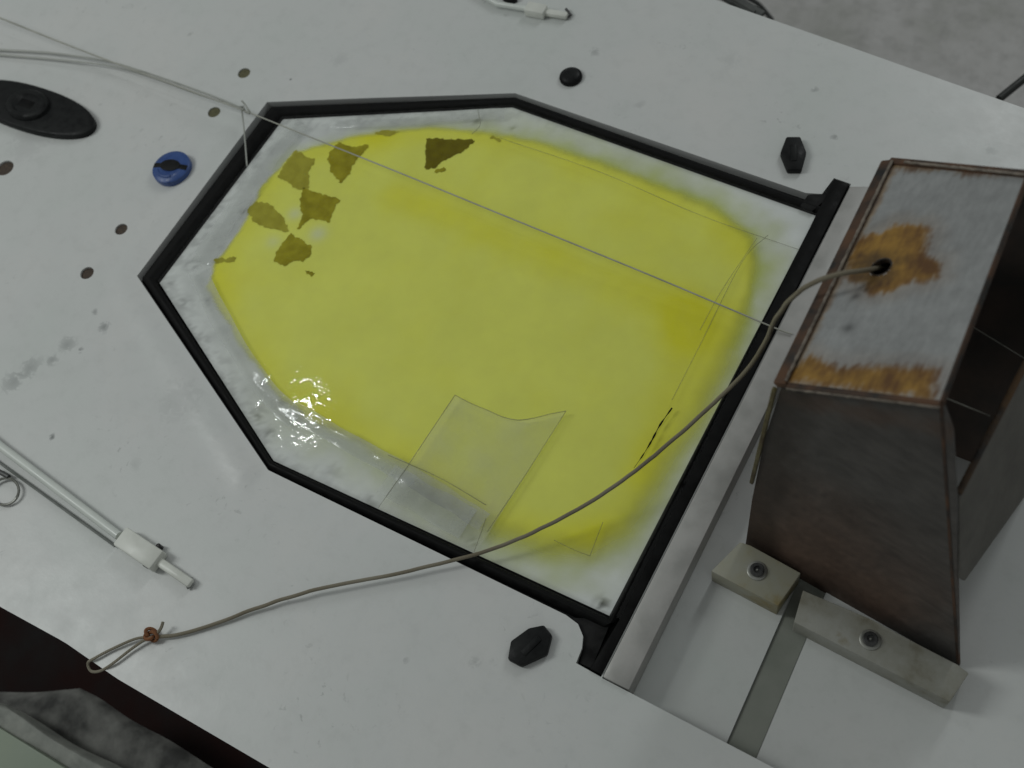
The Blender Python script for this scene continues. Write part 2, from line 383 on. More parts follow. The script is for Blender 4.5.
def seg(X, Y, a, b_, r):
    p, q = at(*a), at(*b_); ex, ey = q.x - p.x, q.y - p.y
    t = np.clip(((X - p.x) * ex + (Y - p.y) * ey) / (ex * ex + ey * ey), 0, 1)
    return np.exp(-((X - p.x - t * ex) ** 2 + (Y - p.y - t * ey) ** 2) / r ** 2)
def yel_col(X, Y, Z):
    n = fbm(X, Y, 22, 5); n2 = fbm(X, Y, 90, 9)
    d = sdf(yel, X, Y)
    soft = .003 + .022 * sst(.20, .52, X) * (1 - .65 * sst(.0, .12, Y)) + .006 * sst(.05, .2, Y) * sst(.5, .1, X)
    a = sst(1, -.6, (d + .0035 * n + .0012 * n2) / soft)
    deep = sst(-.035, -.004, d) * .40 + .9 * near(X, Y, 688, 325, .03) + .55 * near(X, Y, 370, 138, .03) + .35 * near(X, Y, 740, 235, .035) \
        + .55 * seg(X, Y, (400, 195), (690, 310), .022) + .45 * seg(X, Y, (690, 320), (640, 470), .02) + .45 * near(X, Y, 225, 285, .03) + .3 * near(X, Y, 640, 215, .04) \
        + .5 * near(X, Y, 590, 535, .025) + .4 * near(X, Y, 330, 410, .03) + .18 * n
    deep = np.clip(deep, 0, 1)[:, None]
    pale = np.array([.73, .76, .125])[None]; rich = np.array([.73, .71, .010])[None]
    c = pale * (1 - deep) + rich * deep
    warm = sst(-.2, .5, n2)[:, None] * .06
    c = c * (1 - warm) + np.array([.60, .54, .12])[None] * warm
    hole = near(X, Y, 317, 232, .009) * .7 + near(X, Y, 272, 240, .008) * .4 + near(X, Y, 294, 212, .008) * .6 + near(X, Y, 285, 172, .007) * .3 + near(X, Y, 480, 450, .02) * .1
    c = c * (1 - hole[:, None]) + np.array([.62, .66, .45])[None] * hole[:, None]
    return np.column_stack([c, a])
xs = [q[0] for q in yel]; ys = [q[1] for q in yel]
b = grid_clip(inner, .0028, -.0030)
co = np.array([v.co[:2] for v in b.verts]); dd = sdf(yel, co[:, 0], co[:, 1])
bmesh.ops.delete(b, geom=[v for v, q in zip(list(b.verts), dd) if q > .032], context='VERTS')
ys_ = link('yellow_sheet', b, YELLOW, hroot); paint(ys_, yel_col)

def ragged(pts, z, rough, seedv, lift=.0003):
    """a thin torn piece: outline subdivided and jittered"""
    P = [at(*p, z) for p in pts]; out = []
    for i in range(len(P)):
        a, c = P[i], P[(i + 1) % len(P)]; L = (c - a).length; k = max(1, int(L / .0011)); nrm = Vector((-(c - a).y, (c - a).x, 0)).normalized()
        for j in range(k):
            q = a.lerp(c, j / k); out.append(q + nrm * (noise.noise(q * 230 + Vector((seedv, 0, 0))) + .6 * noise.noise(q * 700 + Vector((seedv, 4, 0)))) * rough)
    return out
for mt_ in (OLIVED, OLIVE, OLIVE2):
    n_, l_ = mt_.node_tree.nodes, mt_.node_tree.links
    l_.new(ramp(n_, l_, tex(n_, l_, 130, 6, .75), [(.30, (.15,) * 3), (.36, (.95,) * 3)]), n_['Principled BSDF'].inputs['Alpha'])
patches = [([(426, 138), (450, 139), (476, 140), (464, 151), (444, 160), (436, 168), (425, 170)], OLIVED),
           ([(434, 172), (444, 166), (446, 170), (436, 174)], OLIVE),
           ([(331, 152), (338, 142), (352, 147), (370, 144), (356, 160), (348, 176), (341, 183), (331, 172), (327, 160)], OLIVE),
           ([(296, 150), (315, 160), (308, 172), (310, 187), (298, 190), (286, 182), (278, 176), (288, 160)], OLIVE2),
           ([(303, 188), (341, 200), (334, 207), (330, 222), (312, 218), (298, 229), (302, 215), (300, 200)], OLIVE),
           ([(256, 202), (270, 204), (283, 216), (289, 231), (272, 229), (252, 222), (247, 210)], OLIVE2),
           ([(291, 233), (310, 245), (312, 254), (303, 261), (293, 260), (286, 265), (274, 262), (277, 250)], OLIVE),
           ([(305, 270), (315, 273), (312, 276), (306, 273)], OLIVE), ([(214, 259), (236, 257), (235, 262), (216, 263)], OLIVE2),
           ([(375, 133), (386, 130), (400, 132), (388, 136)], OLIVE2), ([(492, 136), (501, 140), (500, 142), (490, 138)], OLIVE2)]
for k, (pl, mt) in enumerate(patches):
    b = bmesh.new(); f = b.faces.new([b.verts.new(v) for v in ragged(pl, -.0026, .0023, k * 7.3)])
    bmesh.ops.triangulate(b, faces=b.faces[:]); link('olive_patch', b, mt, hroot)

# clear film over the lid, wrinkled along the taped margins
b = grid_clip(inner, .0022, 0)
vs = list(b.verts); X = np.array([v.co.x for v in vs]); Y = np.array([v.co.y for v in vs])
di = -sdf(inner, X, Y); dy = sdf(yel, X, Y)
amp = sst(.5, .05, X) * np.clip(np.exp(-((dy - .004) / .012) ** 2), 0, 1) * .15 + .05
spots = sum(near(X, Y, px_, py_, r_) for px_, py_, r_ in ((300, 409, .007), (325, 425, .008), (334, 440, .006), (207, 240, .005), (470, 515, .005), (440, 500, .007), (360, 118, .004)))
for v, d, a, sp_ in zip(vs, di, amp, spots):
    q = v.co; w = noise.ridged_multi_fractal(Vector((q.x * 34, q.y * 34, 1.3)), .9, 2.1, 3, 1, 2) * .5
    w += sp_ * 3.0 * noise.noise(q * 130 + Vector((3, 1, 0)))
    v.co.z = .0002 + min(d, .01) * .06 + a * (.0012 * w + .0012 * noise.noise(q * 75)) + .0008 * noise.noise(q * 9)
link('clear_film', b, FILM, hroot, 80)
# taped rectangle of clear plastic, wavy top edge
top = [(455, 395), (470, 403), (487, 410), (503, 417), (518, 420), (534, 418), (550, 414), (566, 411)]
botm = [(378, 508), (393, 515), (408, 522), (423, 529), (437, 535), (450, 541), (462, 547), (476, 553)]
b = bmesh.new(); rows = []
for (a0, a1), (c0, c1) in zip(top, botm):
    rows.append([b.verts.new(at(a0 + (c0 - a0) * t / 12, a1 + (c1 - a1) * t / 12, .0032 + .0012 * noise.noise(Vector((a0 * .05, t * .6, 0))))) for t in range(13)])
for r0, r1 in zip(rows, rows[1:]):
    for t in range(12): b.faces.new([r0[t], r0[t + 1], r1[t + 1], r1[t]])
tp = link('tape_piece', b, TAPE, hroot, 80)
b = bmesh.new()
loop = catmull([(at(x, y, .0038)) for x, y in top], 4); tube(b, loop, .00045, 6)
for l in ([(455, 395), (405, 470), (378, 508)], [(566, 411), (526, 474), (487, 532)], [(486, 518), (482, 530), (474, 552)]):
    tube(b, [at(x, y, .0038) for x, y in l], .0004, 6)
link('tape_edge', b, CREASE, tp)
TAPE2 = film('milky_tape', .30, .10, (.60, .63, .60), gl=1, spec=.035)
def ribbon(pts, w, z, seedv, mt=None):
    P_ = catmull([at(x, y, z) for x, y in pts], 10); b = bmesh.new(); rows = []
    for i_, q in enumerate(P_):
        t_ = (P_[min(i_ + 1, len(P_) - 1)] - P_[max(i_ - 1, 0)]).normalized(); n_ = Vector((-t_.y, t_.x, 0)); row = []
        ww = w * (1 + .18 * noise.noise(Vector((i_ * .17, seedv, 0))))
        for k in range(9):
            u = (k / 8 - .5) * ww; v = q + n_ * u
            v.z += .0008 * noise.noise(v * 60) + .0002 * noise.noise(v * 200) - .0008 * (abs(k - 4) / 4) ** 3
            row.append(b.verts.new(v))
        rows.append(row)
    for r0, r1 in zip(rows, rows[1:]):
        for k in range(8): b.faces.new([r0[k], r0[k + 1], r1[k + 1], r1[k]])
    o = link('tape_strip', b, mt or TAPE2, hroot, 80)
    return o
ribbon([(200, 262), (236, 206), (276, 148), (300, 122)], .024, .0026, 1)
ribbon([(196, 268), (222, 322), (262, 385), (296, 420)], .020, .0028, 2)
ribbon([(290, 408), (345, 440), (400, 470), (450, 500), (484, 522)], .018, .0030, 3)
ribbon([(386, 478), (425, 500), (468, 524)], .030, .0042, 4)
ribbon([(330, 122), (400, 120), (470, 114), (505, 113)], .014, .0024, 5)
# creases pressed into the film
CR = [[(700, 330), (722, 290), (757, 238)], [(672, 400), (700, 345), (742, 262), (768, 235)], [(554, 540), (572, 549), (590, 556)], [(590, 556), (596, 540), (603, 522)], [(500, 138), (600, 172), (700, 215), (800, 250)],
      [(478, 110), (480, 125), (472, 134)], [(388, 455), (440, 478), (486, 505)], ]
for k, l in enumerate(CR):
    b = bmesh.new(); pts = catmull([at(x, y, .0022 if k != 6 else .004) for x, y in l], 6); tube(b, pts, .00035 if k < 5 else .0005, 6)
    link('crease', b, CREASE, hroot)
b = bmesh.new(); tube(b, catmull([at(*q, .0025) for q in [(672, 408), (660, 425), (652, 440), (643, 455), (634, 468)]], 5), [.0007, .0008, .0004, .0003, .0008, .0009, .0004, .0003, .0008, .0009, .0005, .0008, .0006, .0003, .0002, .0006, .0006, .0002, .0002, .0002, .0002], 6)
link('dark_thread', b, RUBBER, hroot)

# ================================================================ bar behind the seal
b = bmesh.new()
prism(b, [(*at(*p, .002)[:2], RZ + .0005) for p in [(603, 677), (850, 187), (876, 187), (629, 690)]], (0, 0, .0305), .0008)
tag(link('flat_bar', b, BAR), 'long flat grey bar lying against the black strip between hatch and rusty box', 'bar')

# ================================================================ rusty box
TZ, FZ = .25, RZ + .001
A, Dd = at(894, 163, TZ), at(788, 383, TZ); bl = at(745, 546, FZ)
fn = (at(959, 667, FZ) - Dd).cross(bl - Dd).normalized()
Cq = on_plane(941, 401, Dd, fn)
# the lid is a plane through D, A, C; its far corner lies on it
_n = (Cq - Dd).cross(A - Dd).normalized(); Bq = on_plane(1026, 177, A, _n)
print('BOX', A, Bq, Cq, Dd)
# extend the far right edge to its real corner
bx0 = at(850, 400, 0)
box = empty('rusty_box', (.77, 0, -.01)); tag(box, 'open rusty steel box standing on the deck with a stained hole in its lid', 'steel box')
nrm = (Bq - A).cross(Dd - A).normalized(); nrm = nrm if nrm.z > 0 else -nrm
def bil(s, t): return (Dd.lerp(Cq, s)).lerp(A.lerp(Bq, s), t)
b = bmesh.new(); nx, ny = 90, 170
for zz in (0, -.003):
    g = []
    for i in range(nx + 1):
        row = []
        for j in range(ny + 1):
            q = bil(i / nx, j / ny); 
            if i == nx: q += (Cq - Dd).normalized() * .0007 * noise.noise(Vector((j * .12, 3, 1)))
            row.append(b.verts.new(q + nrm * zz))
        g.append(row)
    for i in range(nx):
        for j in range(ny): b.faces.new([g[i][j], g[i + 1][j], g[i + 1][j + 1], g[i][j + 1]])
    if zz == 0: g1 = g
for k in range(nx):
    b.faces.new([g1[k][0], g1[k + 1][0], g[k + 1][0], g[k][0]]); b.faces.new([g1[k][ny], g1[k + 1][ny], g[k + 1][ny], g[k][ny]])
for k in range(ny):
    b.faces.new([g1[0][k], g1[0][k + 1], g[0][k + 1], g[0][k]]); b.faces.new([g1[nx][k], g1[nx][k + 1], g[nx][k + 1], g[nx][k]])
tpl = link('lid_plate', b, PLATE, box, 30)
def zo(pts): return [tuple(on_plane(700 + x / 2.559, 140 + y / 2.559, A, nrm)[:2]) for x, y in pts]
blob = zo([(430, 240), (465, 228), (500, 212), (560, 212), (585, 232), (576, 268), (568, 300), (612, 315), (605, 350), (570, 365), (545, 358), (490, 392), (440, 395), (415, 375), (385, 362), (368, 340), (380, 290), (400, 262)])
low = zo([(215, 600), (250, 570), (285, 545), (350, 588), (450, 580), (600, 590), (590, 665), (400, 640), (200, 618)])
topst = zo([(480, 70), (500, 72), (640, 78), (829, 90), (829, 72), (480, 45)])
hole_c = on_plane(881, 267, A, nrm)
def rust(X, Y, Z):
    n = fbm(X, Y, 60, 2, 4); n2 = fbm(X * 1.0, Y * .25, 420, 4, 3); nb = fbm(X, Y, 18, 8, 3)
    grey = np.array([.27, .275, .275])[None] * (1 + .12 * nb[:, None] + .10 * n2[:, None])
    r = np.zeros(len(X))
    for pl, k in ((blob, 1), (low, 1), (topst, .8)): r = np.maximum(r, k * sst(.0045, -.0035, sdf(pl, X, Y) + .0042 * n + .0028 * n2))
    # thin rust along the left welded edge
    ex, ey = A.x - Dd.x, A.y - Dd.y; L = math.hypot(ex, ey); dl = np.abs((X - Dd.x) * ey - (Y - Dd.y) * ex) / L
    r = np.maximum(r, .6 * sst(.006, .001, dl + .004 * n))
    halo = .22 * sst(.016, 0, np.minimum(sdf(blob, X, Y), sdf(low, X, Y)) + .006 * n); r = np.maximum(r, halo)
    tone = np.clip(.5 + .7 * n, 0, 1)[:, None]
    tone = np.clip(tone + .35 * n2[:, None], 0, 1); rc = np.array([.30, .165, .03])[None] * tone + np.array([.12, .055, .016])[None] * (1 - tone)
    dh = np.hypot(X - hole_c.x + .004, Y - hole_c.y)
    dark = sst(.024, .008, dh + .006 * n)[:, None] * .75
    rc = rc * (1 - dark) + np.array([.035, .022, .014])[None] * dark
    c = grey * (1 - r[:, None]) + rc * r[:, None]
    for px, py, rr in ((848, 328, .004), (856, 296, .003), (866, 290, .002)): c *= 1 - .55 * near_z(X, Y, px, py, rr)[:, None]
    return np.column_stack([c, np.ones(len(X))])
def near_z(X, Y, px, py, r): w = on_plane(px, py, A, nrm); return np.exp(-((X - w.x) ** 2 + (Y - w.y) ** 2) / r ** 2)
paint(tpl, rust)
cut = bmesh.new(); lathe(cut, hole_c - nrm * .02, [(.0072, 0), (.0072, .05)], 28, nrm); boolean(tpl, cut); smooth_obj(tpl, 35)
HR = simple('dark_hole_edge', (.012, .008, .006), (.05, .03, .015), 300, .7)
b = bmesh.new(); lathe(b, hole_c - nrm * .0035, [(.0073, 0), (.0076, .0036), (.0070, .0041), (.0064, .0036), (.0064, 0)], 32, nrm); b.faces.ensure_lookup_table(); bmesh.ops.delete(b, geom=[f for f in b.faces if len(f.verts) > 4], context='FACES_ONLY'); link('hole_edge', b, HR, box)

RUSTRIM = simple('rusted_weld', (.009, .008, .007), (.095, .045, .022), 48, .7, bs=.8)
PALEW = simple('pale_weld_bead', (.12, .10, .08), (.26, .22, .18), 160, .5, .3, bs=.5)
b = bmesh.new()
lft = (A - Dd).cross(nrm).normalized(); lft = lft if lft.x < 0 else -lft
beam(b, Dd + lft * .0050 + nrm * .002 - (A - Dd) * .01, A + lft * .0050 + nrm * .002 + (A - Dd) * .012, .0100, .006, nrm, .0012)
beam(b, A + nrm * .0018 + (A - Dd).normalized() * .002 + lft * .004, Bq + nrm * .0018 + (A - Dd).normalized() * .002, .0055, .005, nrm, .0012)
beam(b, Dd + nrm * .0006 - (A - Dd).normalized() * .0015, Cq + nrm * .0006 - (A - Dd).normalized() * .0015, .004, .004, nrm, .001)
beam(b, Cq + nrm * .0004, Bq + nrm * .0004, .0016, .0042, nrm, .0004)
link('rim', b, RUSTRIM, box)
b = bmesh.new()
def bead(p, q, r, seedv):
    pts = []; L = (q - p).length; k = int(L / .003)
    rr = []
    for i in range(k + 1):
        pts.append(p.lerp(q, i / k) + Vector((noise.noise(Vector((i * .7, seedv, 0))), noise.noise(Vector((i * .7, seedv, 5))), 0)) * .0005); rr.append(r * (1 + .45 * noise.noise(Vector((i * .9, seedv, 9)))))
    tube(b, pts, rr, 7)
bead(Dd + nrm * .0022 + lft * .0005, A + nrm * .0022 + lft * .0005, .0011, 1)
bead(Dd - (A - Dd).normalized() * .0035 - nrm * .001, Cq - (A - Dd).normalized() * .0035 - nrm * .001, .0009, 2)
bead(A + nrm * .0022 + (Bq - A) * .1, Bq + nrm * .0022, .0010, 3)
link('weld_bead', b, PALEW, box)

# front plate: a plane through the lid's front edge and the foot line
def fp(px, py): return on_plane(px, py, Dd, fn)
fpx = [(782, 384), (941, 402), (952, 432), (956, 500), (957, 560), (959, 667), (850, 613), (800, 583), (745, 547), (752, 500), (764, 440)]
fp3 = [fp(*q) for q in fpx]
fn_out = fn if fn.y < 0 else -fn
def sheet(name, pts3, n, thick, mt, colfn, res=.004, parent=None):
    """flat thick plate with a dense painted face"""
    n = n.normalized(); o = pts3[0]; u = (pts3[1] - pts3[0]).normalized(); v = n.cross(u)
    b = bmesh.new(); prism(b, pts3, -n * thick, .0004)
    b.faces.ensure_lookup_table()
    for k in range(1, 60):
        for ax in (u, v):
            for sgn in (1, -1):
                bmesh.ops.bisect_plane(b, geom=b.verts[:] + b.edges[:] + b.faces[:], plane_co=o + ax * res * k * sgn, plane_no=ax, dist=1e-7)
    ob = link(name, b, mt, parent, 30); paint(ob, colfn); return ob
def front_col(X, Y, Z):
    nb = fbm(X, Z, 14, 3, 4); nf = fbm(X, Z * .4, 70, 6, 3)
    t = sst(.20, .02, Z + .05 * nb); st = fbm(X * .35 + Z * .2, Z * 1.6, 160, 12, 3); g = np.array([.078, .072, .067])[None] * (1 + .2 * nf[:, None] + .22 * st[:, None])
    br = np.array([.105, .064, .045])[None] * (1 + .3 * nb[:, None] + .3 * st[:, None])
    w = (t * sst(.86, .76, X - .05 * nb) * .8)[:, None]
    c = g * (1 - w) + br * w
    top = sst(.016, .002, np.abs(Z - (.235 + (X - .69) * .5)) + .01 * nf)[:, None] * .35; c = c * (1 - top) + np.array([.10, .045, .02])[None] * top
    lf = sst(.712, .690, X + .008 * nf)[:, None] * .6; c = c * (1 - lf) + np.array([.022, .016, .012])[None] * lf
    return np.column_stack([np.clip(c, .004, 1), np.ones(len(X))])
sheet('front_plate', fp3, fn_out, .003, FRONT, front_col, .005, box)
# yellowed flange up the left corner of the front plate
b = bmesh.new(); beam(b, fp(775, 388) + fn_out * .002, fp(752, 482) + fn_out * .002, .003, .003, fn_out, .0005)
link('edge_flange', b, simple('yellowed_steel', (.13, .11, .045), (.05, .03, .015), 60, .5, .2), box)
b = bmesh.new(); beam(b, fp(941, 404) + fn_out * .0005, fp(958, 664) + fn_out * .0005, .0022, .003, fn_out, .0004)
link('cut_edge', b, RUSTRIM, box)

# aft plate: lower part of the open side
p1, p2 = fp(957, 500), fp(960, 588)
q1, q2 = at(1024, 370, p1.z), at(1024, 498, p2.z)
q1 = p1 + (q1 - p1) * 1.9; q2 = p2 + (q2 - p2) * 1.9
p1 += (p1 - q1).normalized() * -.004; 
an = (q1 - p1).cross(p2 - p1).normalized(); an = an if an.x > 0 else -an
r1 = p2.lerp(p1, .12); r2 = p2.lerp(q2, .04)
def aft_col(X, Y, Z):
    nb = fbm(Y, Z, 20, 3, 3); c = np.array([.115, .108, .095])[None] * (1 + .2 * nb[:, None]); return np.column_stack([c, np.ones(len(X))])
sheet('aft_plate', [p1, q1, q2, r2, r1], an, .003, FRONT, aft_col, .008, box)
b = bmesh.new(); up_ = (p1 - p2).normalized()
beam(b, p1 + an * .0012 + up_ * .0005, q1 + an * .0012 + up_ * .0005, .0045, .004, an, .001); link('rusted_lip', b, simple('rusted_lip', (.012, .008, .006), (.10, .052, .018), 50, .7, bs=.8), box)
# forward wall, far wall and inner web
ab = Vector((A.x - .004, A.y + .012, FZ)); bb = Vector((q2.x, q2.y, FZ)); 
inn = simple('dark_inner_steel', (.05, .044, .04), (.11, .08, .065), 20, .7, bs=.4)
b = bmesh.new(); prism(b, [Dd + Vector((.0, .004, -.004)), A + Vector((0, 0, -.004)), ab, Vector((bl.x + .001, bl.y + .006, FZ))], (.003, 0, 0)); link('forward_plate', b, inn, box)
b = bmesh.new(); prism(b, [A + Vector((.003, 0, -.004)), Bq + Vector((-.001, 0, -.004)), q1 + Vector((-.004, -.001, 0)), Vector((q2.x - .003, q2.y, FZ)), Vector((A.x + .003, q2.y, FZ))], (0, .003, 0)); link('far_plate', b, inn, box)
b = bmesh.new(); wt = bil(.45, .02) + Vector((0, 0, -.008)); wt2 = bil(.55, .98) + Vector((0, 0, -.008))
prism(b, [wt, wt2, Vector((wt2.x + .03, wt2.y, 0.0)), Vector((wt.x + .03, wt.y - .02, 0.0))], (-.003, 0, 0)); link('inner_web', b, inn, box)

# foot brackets: angle pieces bolted to the deck
FOOT, ns, ls, p = mat('foot_alloy', rough=.5)
c = ramp(ns, ls, tex(ns, ls, 28, 6, .65), [(.3, (.17, .155, .11)), (.45, (.26, .255, .215)), (.65, (.32, .32, .29)), (.8, (.20, .17, .10))]); ls.new(c, p.inputs['Base Color']); bump(ns, ls, p, tex(ns, ls, 120), .25, .001)
m2, ns, ls, p = mat('foot_stained', rough=.5)
c = ramp(ns, ls, tex(ns, ls, 35, 5), [(.3, (.31, .31, .265)), (.52, (.30, .29, .22)), (.68, (.25, .20, .085)), (.8, (.14, .10, .05))]); ls.new(c, p.inputs['Base Color'])
def foot(px4, h, bolt, mt, name='foot_bracket'):
    b = bmesh.new(); top_z = h
    prism(b, [at(x, y, top_z) for x, y in px4], (0, 0, -(top_z - RZ - .0002)), .0009)
    f = link(name, b, mt, box)
    c = at(*bolt, top_z)
    b = bmesh.new(); lathe(b, c, [(.0082, 0), (.0082, .0010), (.0076, .0014), (.0060, .0014)], 32); w = link('washer', b, STEEL, f)
    b = bmesh.new(); lathe(b, c, [(.0056, .0012), (.0058, .004), (.0052, .0046), (.0030, .0046), (.0030, .0030), (.0008, .0030)], 28); link('bolt', b, DARKSTEEL, f)
    b = bmesh.new(); lathe(b, c + Vector((0, 0, .0030)), [(.0010, 0), (.0007, .0009)], 12); link('bolt_pin', b, STEEL, f)
    return f
foot([(711, 571), (740, 542), (750, 545), (801, 573), (778, 606)], RZ + .027, (757, 571), m2)
foot([(794, 622), (803, 590), (870, 619), (957, 664), (969, 673), (950, 702)], RZ + .027, (870, 640), FOOT)

# ================================================================ cords and lines
b = bmesh.new()
cpts = [(887, 268, .225), (884, 267, .248), (874, 269, .262), (858, 271, .272), (835, 275, .275), (808, 286, .262), (790, 300, .24), (774, 322, .205), (762, 348, .165), (742, 375, .125), (704, 412, .08), (655, 455, .05), (600, 496, .032),
        (540, 529, .020), (480, 553, .012), (400, 573, .0085), (340, 584, .009), (300, 594, .0075), (260, 607, .005), (215, 624, .0035), (180, 634, .0035), (158, 637, .004)]
P = catmull([at(*q) for q in cpts], 8)
P = [q + Vector((noise.noise(q * 70), noise.noise(q * 70 + Vector((9, 0, 0))), 0)) * .0007 for q in P]
tube(b, P, .0017, 10)
cord = link('cord', b, CORD); tag(cord, 'grey brown cord from the hole in the rusty box to a knotted loop', 'cord')
b = bmesh.new()
lp = [(150, 637, .005), (135, 639, .004), (112, 649, .003), (95, 658, .003), (88, 663, .0), (91, 671, -.003), (100, 671, -.002), (112, 664, .003), (130, 650, .004), (143, 641, .005), (152, 637, .006)]
tube(b, catmull([at(*q) for q in lp], 6), .0013, 8); link('end_loop', b, CORD, cord)
b = bmesh.new()
kc = at(151, 635, .0055)
kn = []
for i in range(70):
    t = i / 70 * 2 * math.pi; r = .0036 + .0014 * math.cos(3 * t)
    kn.append(kc + Vector((r * math.cos(2 * t) * 1.4, r * math.sin(2 * t), .0022 * math.sin(3 * t))))
tube(b, kn + [kn[0]], .0016, 7, False); link('knot', b, CORD2, cord)
b = bmesh.new(); tube(b, catmull([at(157, 634, .006), at(161, 628, .008), at(163, 622, .010)], 5), .0014, 8); link('tail_end', b, CORD, cord)

def mkline(pts, r, label, mt=None):
    b = bmesh.new(); P_ = catmull([at(*q) for q in pts], 8); tube(b, P_, [r * (1.6 - .6 * min(1, i / len(P_) * 2.2)) for i in range(len(P_))], 7)
    o = link('thin_line', b, mt or LINE); tag(o, label, 'line'); return o
l1 = mkline([(-30, 7, .03), (0, 18, .03), (60, 42, .027), (120, 65, .024), (180, 87, .022), (245, 111, .020), (300, 133, .019), (400, 173, .019), (500, 214, .018), (640, 271, .014), (730, 309, .009), (775, 328, .0055), (792, 334, .0045)], .00075,
            'taut pale thin line stretched over the hatch from the top left to the flat bar')
l2 = mkline([(-30, 48, .004), (0, 50, .004), (50, 53, .005), (100, 60, .008), (135, 69, .012), (185, 86, .017), (225, 101, .019), (244, 110, .021)], .0011,
            'second translucent line curving in from the left edge to the tie above the hatch corner', PALELINE)
l3 = mkline([(-30, 51, .0035), (0, 55, .0035), (60, 60, .005), (110, 66, .008), (150, 77, .012), (200, 95, .016), (243, 108, .0195)], .0009,
            'lowest of the pale lines at the left edge, lying just under its twin', PALELINE)
b = bmesh.new(); tube(b, catmull([at(242, 101, .024), at(246, 106, .024), at(250, 113, .020), at(246, 112, .018), at(243, 106, .02)], 5), .0011, 7)
tube(b, catmull([at(241, 106, .021), at(243, 120, .017), at(245, 140, .009), at(247, 166, .002)], 6), .0009, 7)
o = link('tie_string', b, PALELINE); tag(o, 'short pale string tied round the thin line and hanging onto the black seal corner', 'string')

# ================================================================ small fittings
# blue screw plug
c = at(174, 171, 0); root = empty('screw_plug', c); tag(root, 'round blue plastic screw plug with dark slot, left of the hatch', 'plug')
b = bmesh.new(); lathe(b, c, [(.0212, 0), (.0218, .003), (.0214, .0075), (.0188, .0092), (.0120, .0098)], 40, sx=1.0, sy=1.0)
for f in list(b.faces): pass
link('plug_body', b, BLUE, root)
b = bmesh.new(); lathe(b, c + Vector((0, 0, .0096)), [(.0095, 0), (.0095, .0010), (.0080, .0013)], 24, sx=1.25, sy=.8, rot=.3); link('socket', b, PLASTIC, root)
b = bmesh.new()
for a0 in (.25, math.pi + .35):
    d = Vector((math.cos(a0), math.sin(a0), 0)); beam(b, c + d * .004 + Vector((0, 0, .0108)), c + d * .0200 + Vector((0, 0, .0094)), .0062, .002, (0, 0, 1), .0004)
link('slot', b, PLASTIC, root)
b = bmesh.new(); tube(b, [c + Vector((math.cos(t) * .0150, math.sin(t) * .0150, .0094)) for t in [(-2.4 + 1.5 * i / 12) for i in range(13)]], .0016, 8); link('ridge', b, BLUE, root)
# oval black fitting, left edge
c = at(38, 112, 0); root = empty('oval_fitting', c); tag(root, 'large black oval deck fitting with a centre socket, at the left edge', 'deck fitting')
e0, e1 = at(-28, 91, 0), at(96, 132, 0); dx = (e1 - e0); ang = math.atan2(dx.y, dx.x); La = dx.length / 2; cc = (e0 + e1) / 2
def oval(b, c, la, lb, z0, z1, pw=1.25, bev=.0018, seg=48):
    pts = []
    for k in range(seg):
        t = 2 * math.pi * k / seg; x = math.copysign(abs(math.cos(t)) ** .92, math.cos(t)) * la; y = math.copysign(abs(math.sin(t)) ** pw, math.sin(t)) * lb
        q = Matrix.Rotation(ang, 3, 'Z') @ Vector((x, y, 0)); pts.append(q)
    prof = [(1, z0), (1, z1 - bev), (1 - bev / lb * .5, z1 - bev * .3), (1 - bev / lb * 1.4, z1)]
    rings = [[b.verts.new(c + q * s + Vector((0, 0, z))) for q in pts] for s, z in prof]
    for r0, r1 in zip(rings, rings[1:]):
        for k in range(seg): b.faces.new([r0[k], r0[(k + 1) % seg], r1[(k + 1) % seg], r1[k]])
    b.faces.new(rings[-1])
b = bmesh.new(); oval(b, cc, La * .985, .0295, 0, .0085, .95); link('base_plate', b, PLASTIC, root)
b = bmesh.new(); lathe(b, cc + Vector((0, 0, .0085)), [(.0260, 0), (.0250, .0040), (.0225, .0058), (.0170, .0058), (.0150, .0040), (.002, .0036)], 40, sx=1.15, sy=.82, rot=ang); link('centre_ring', b, PLASTIC, root)
b = bmesh.new(); dd_ = dx.normalized(); beam(b, cc - dd_ * .012 + Vector((0, 0, .0125)), cc + dd_ * .010 + Vector((0, 0, .0125)), .012, .003, (0, 0, 1), .001); link('socket', b, RUBBER, root)
# round button
c = at(571, 78, 0); root = empty('round_knob', c); tag(root, 'small round black domed knob on the deck above the hatch', 'knob')
b = bmesh.new(); lathe(b, c, [(.0122, 0), (.0124, .0015), (.0118, .0030), (.0112, .0030), (.0102, .0045), (.0075, .0058), (.0035, .0064), (.0008, .0066)], 36); link('knob_cap', b, PLASTIC, root)
b = bmesh.new(); tube(b, [c + Vector((math.cos(t) * .0115, math.sin(t) * .0115, .0033)) for t in [2 * math.pi * i / 36 for i in range(37)]], .0005, 6, False); link('knob_rim', b, RUBBER, root)
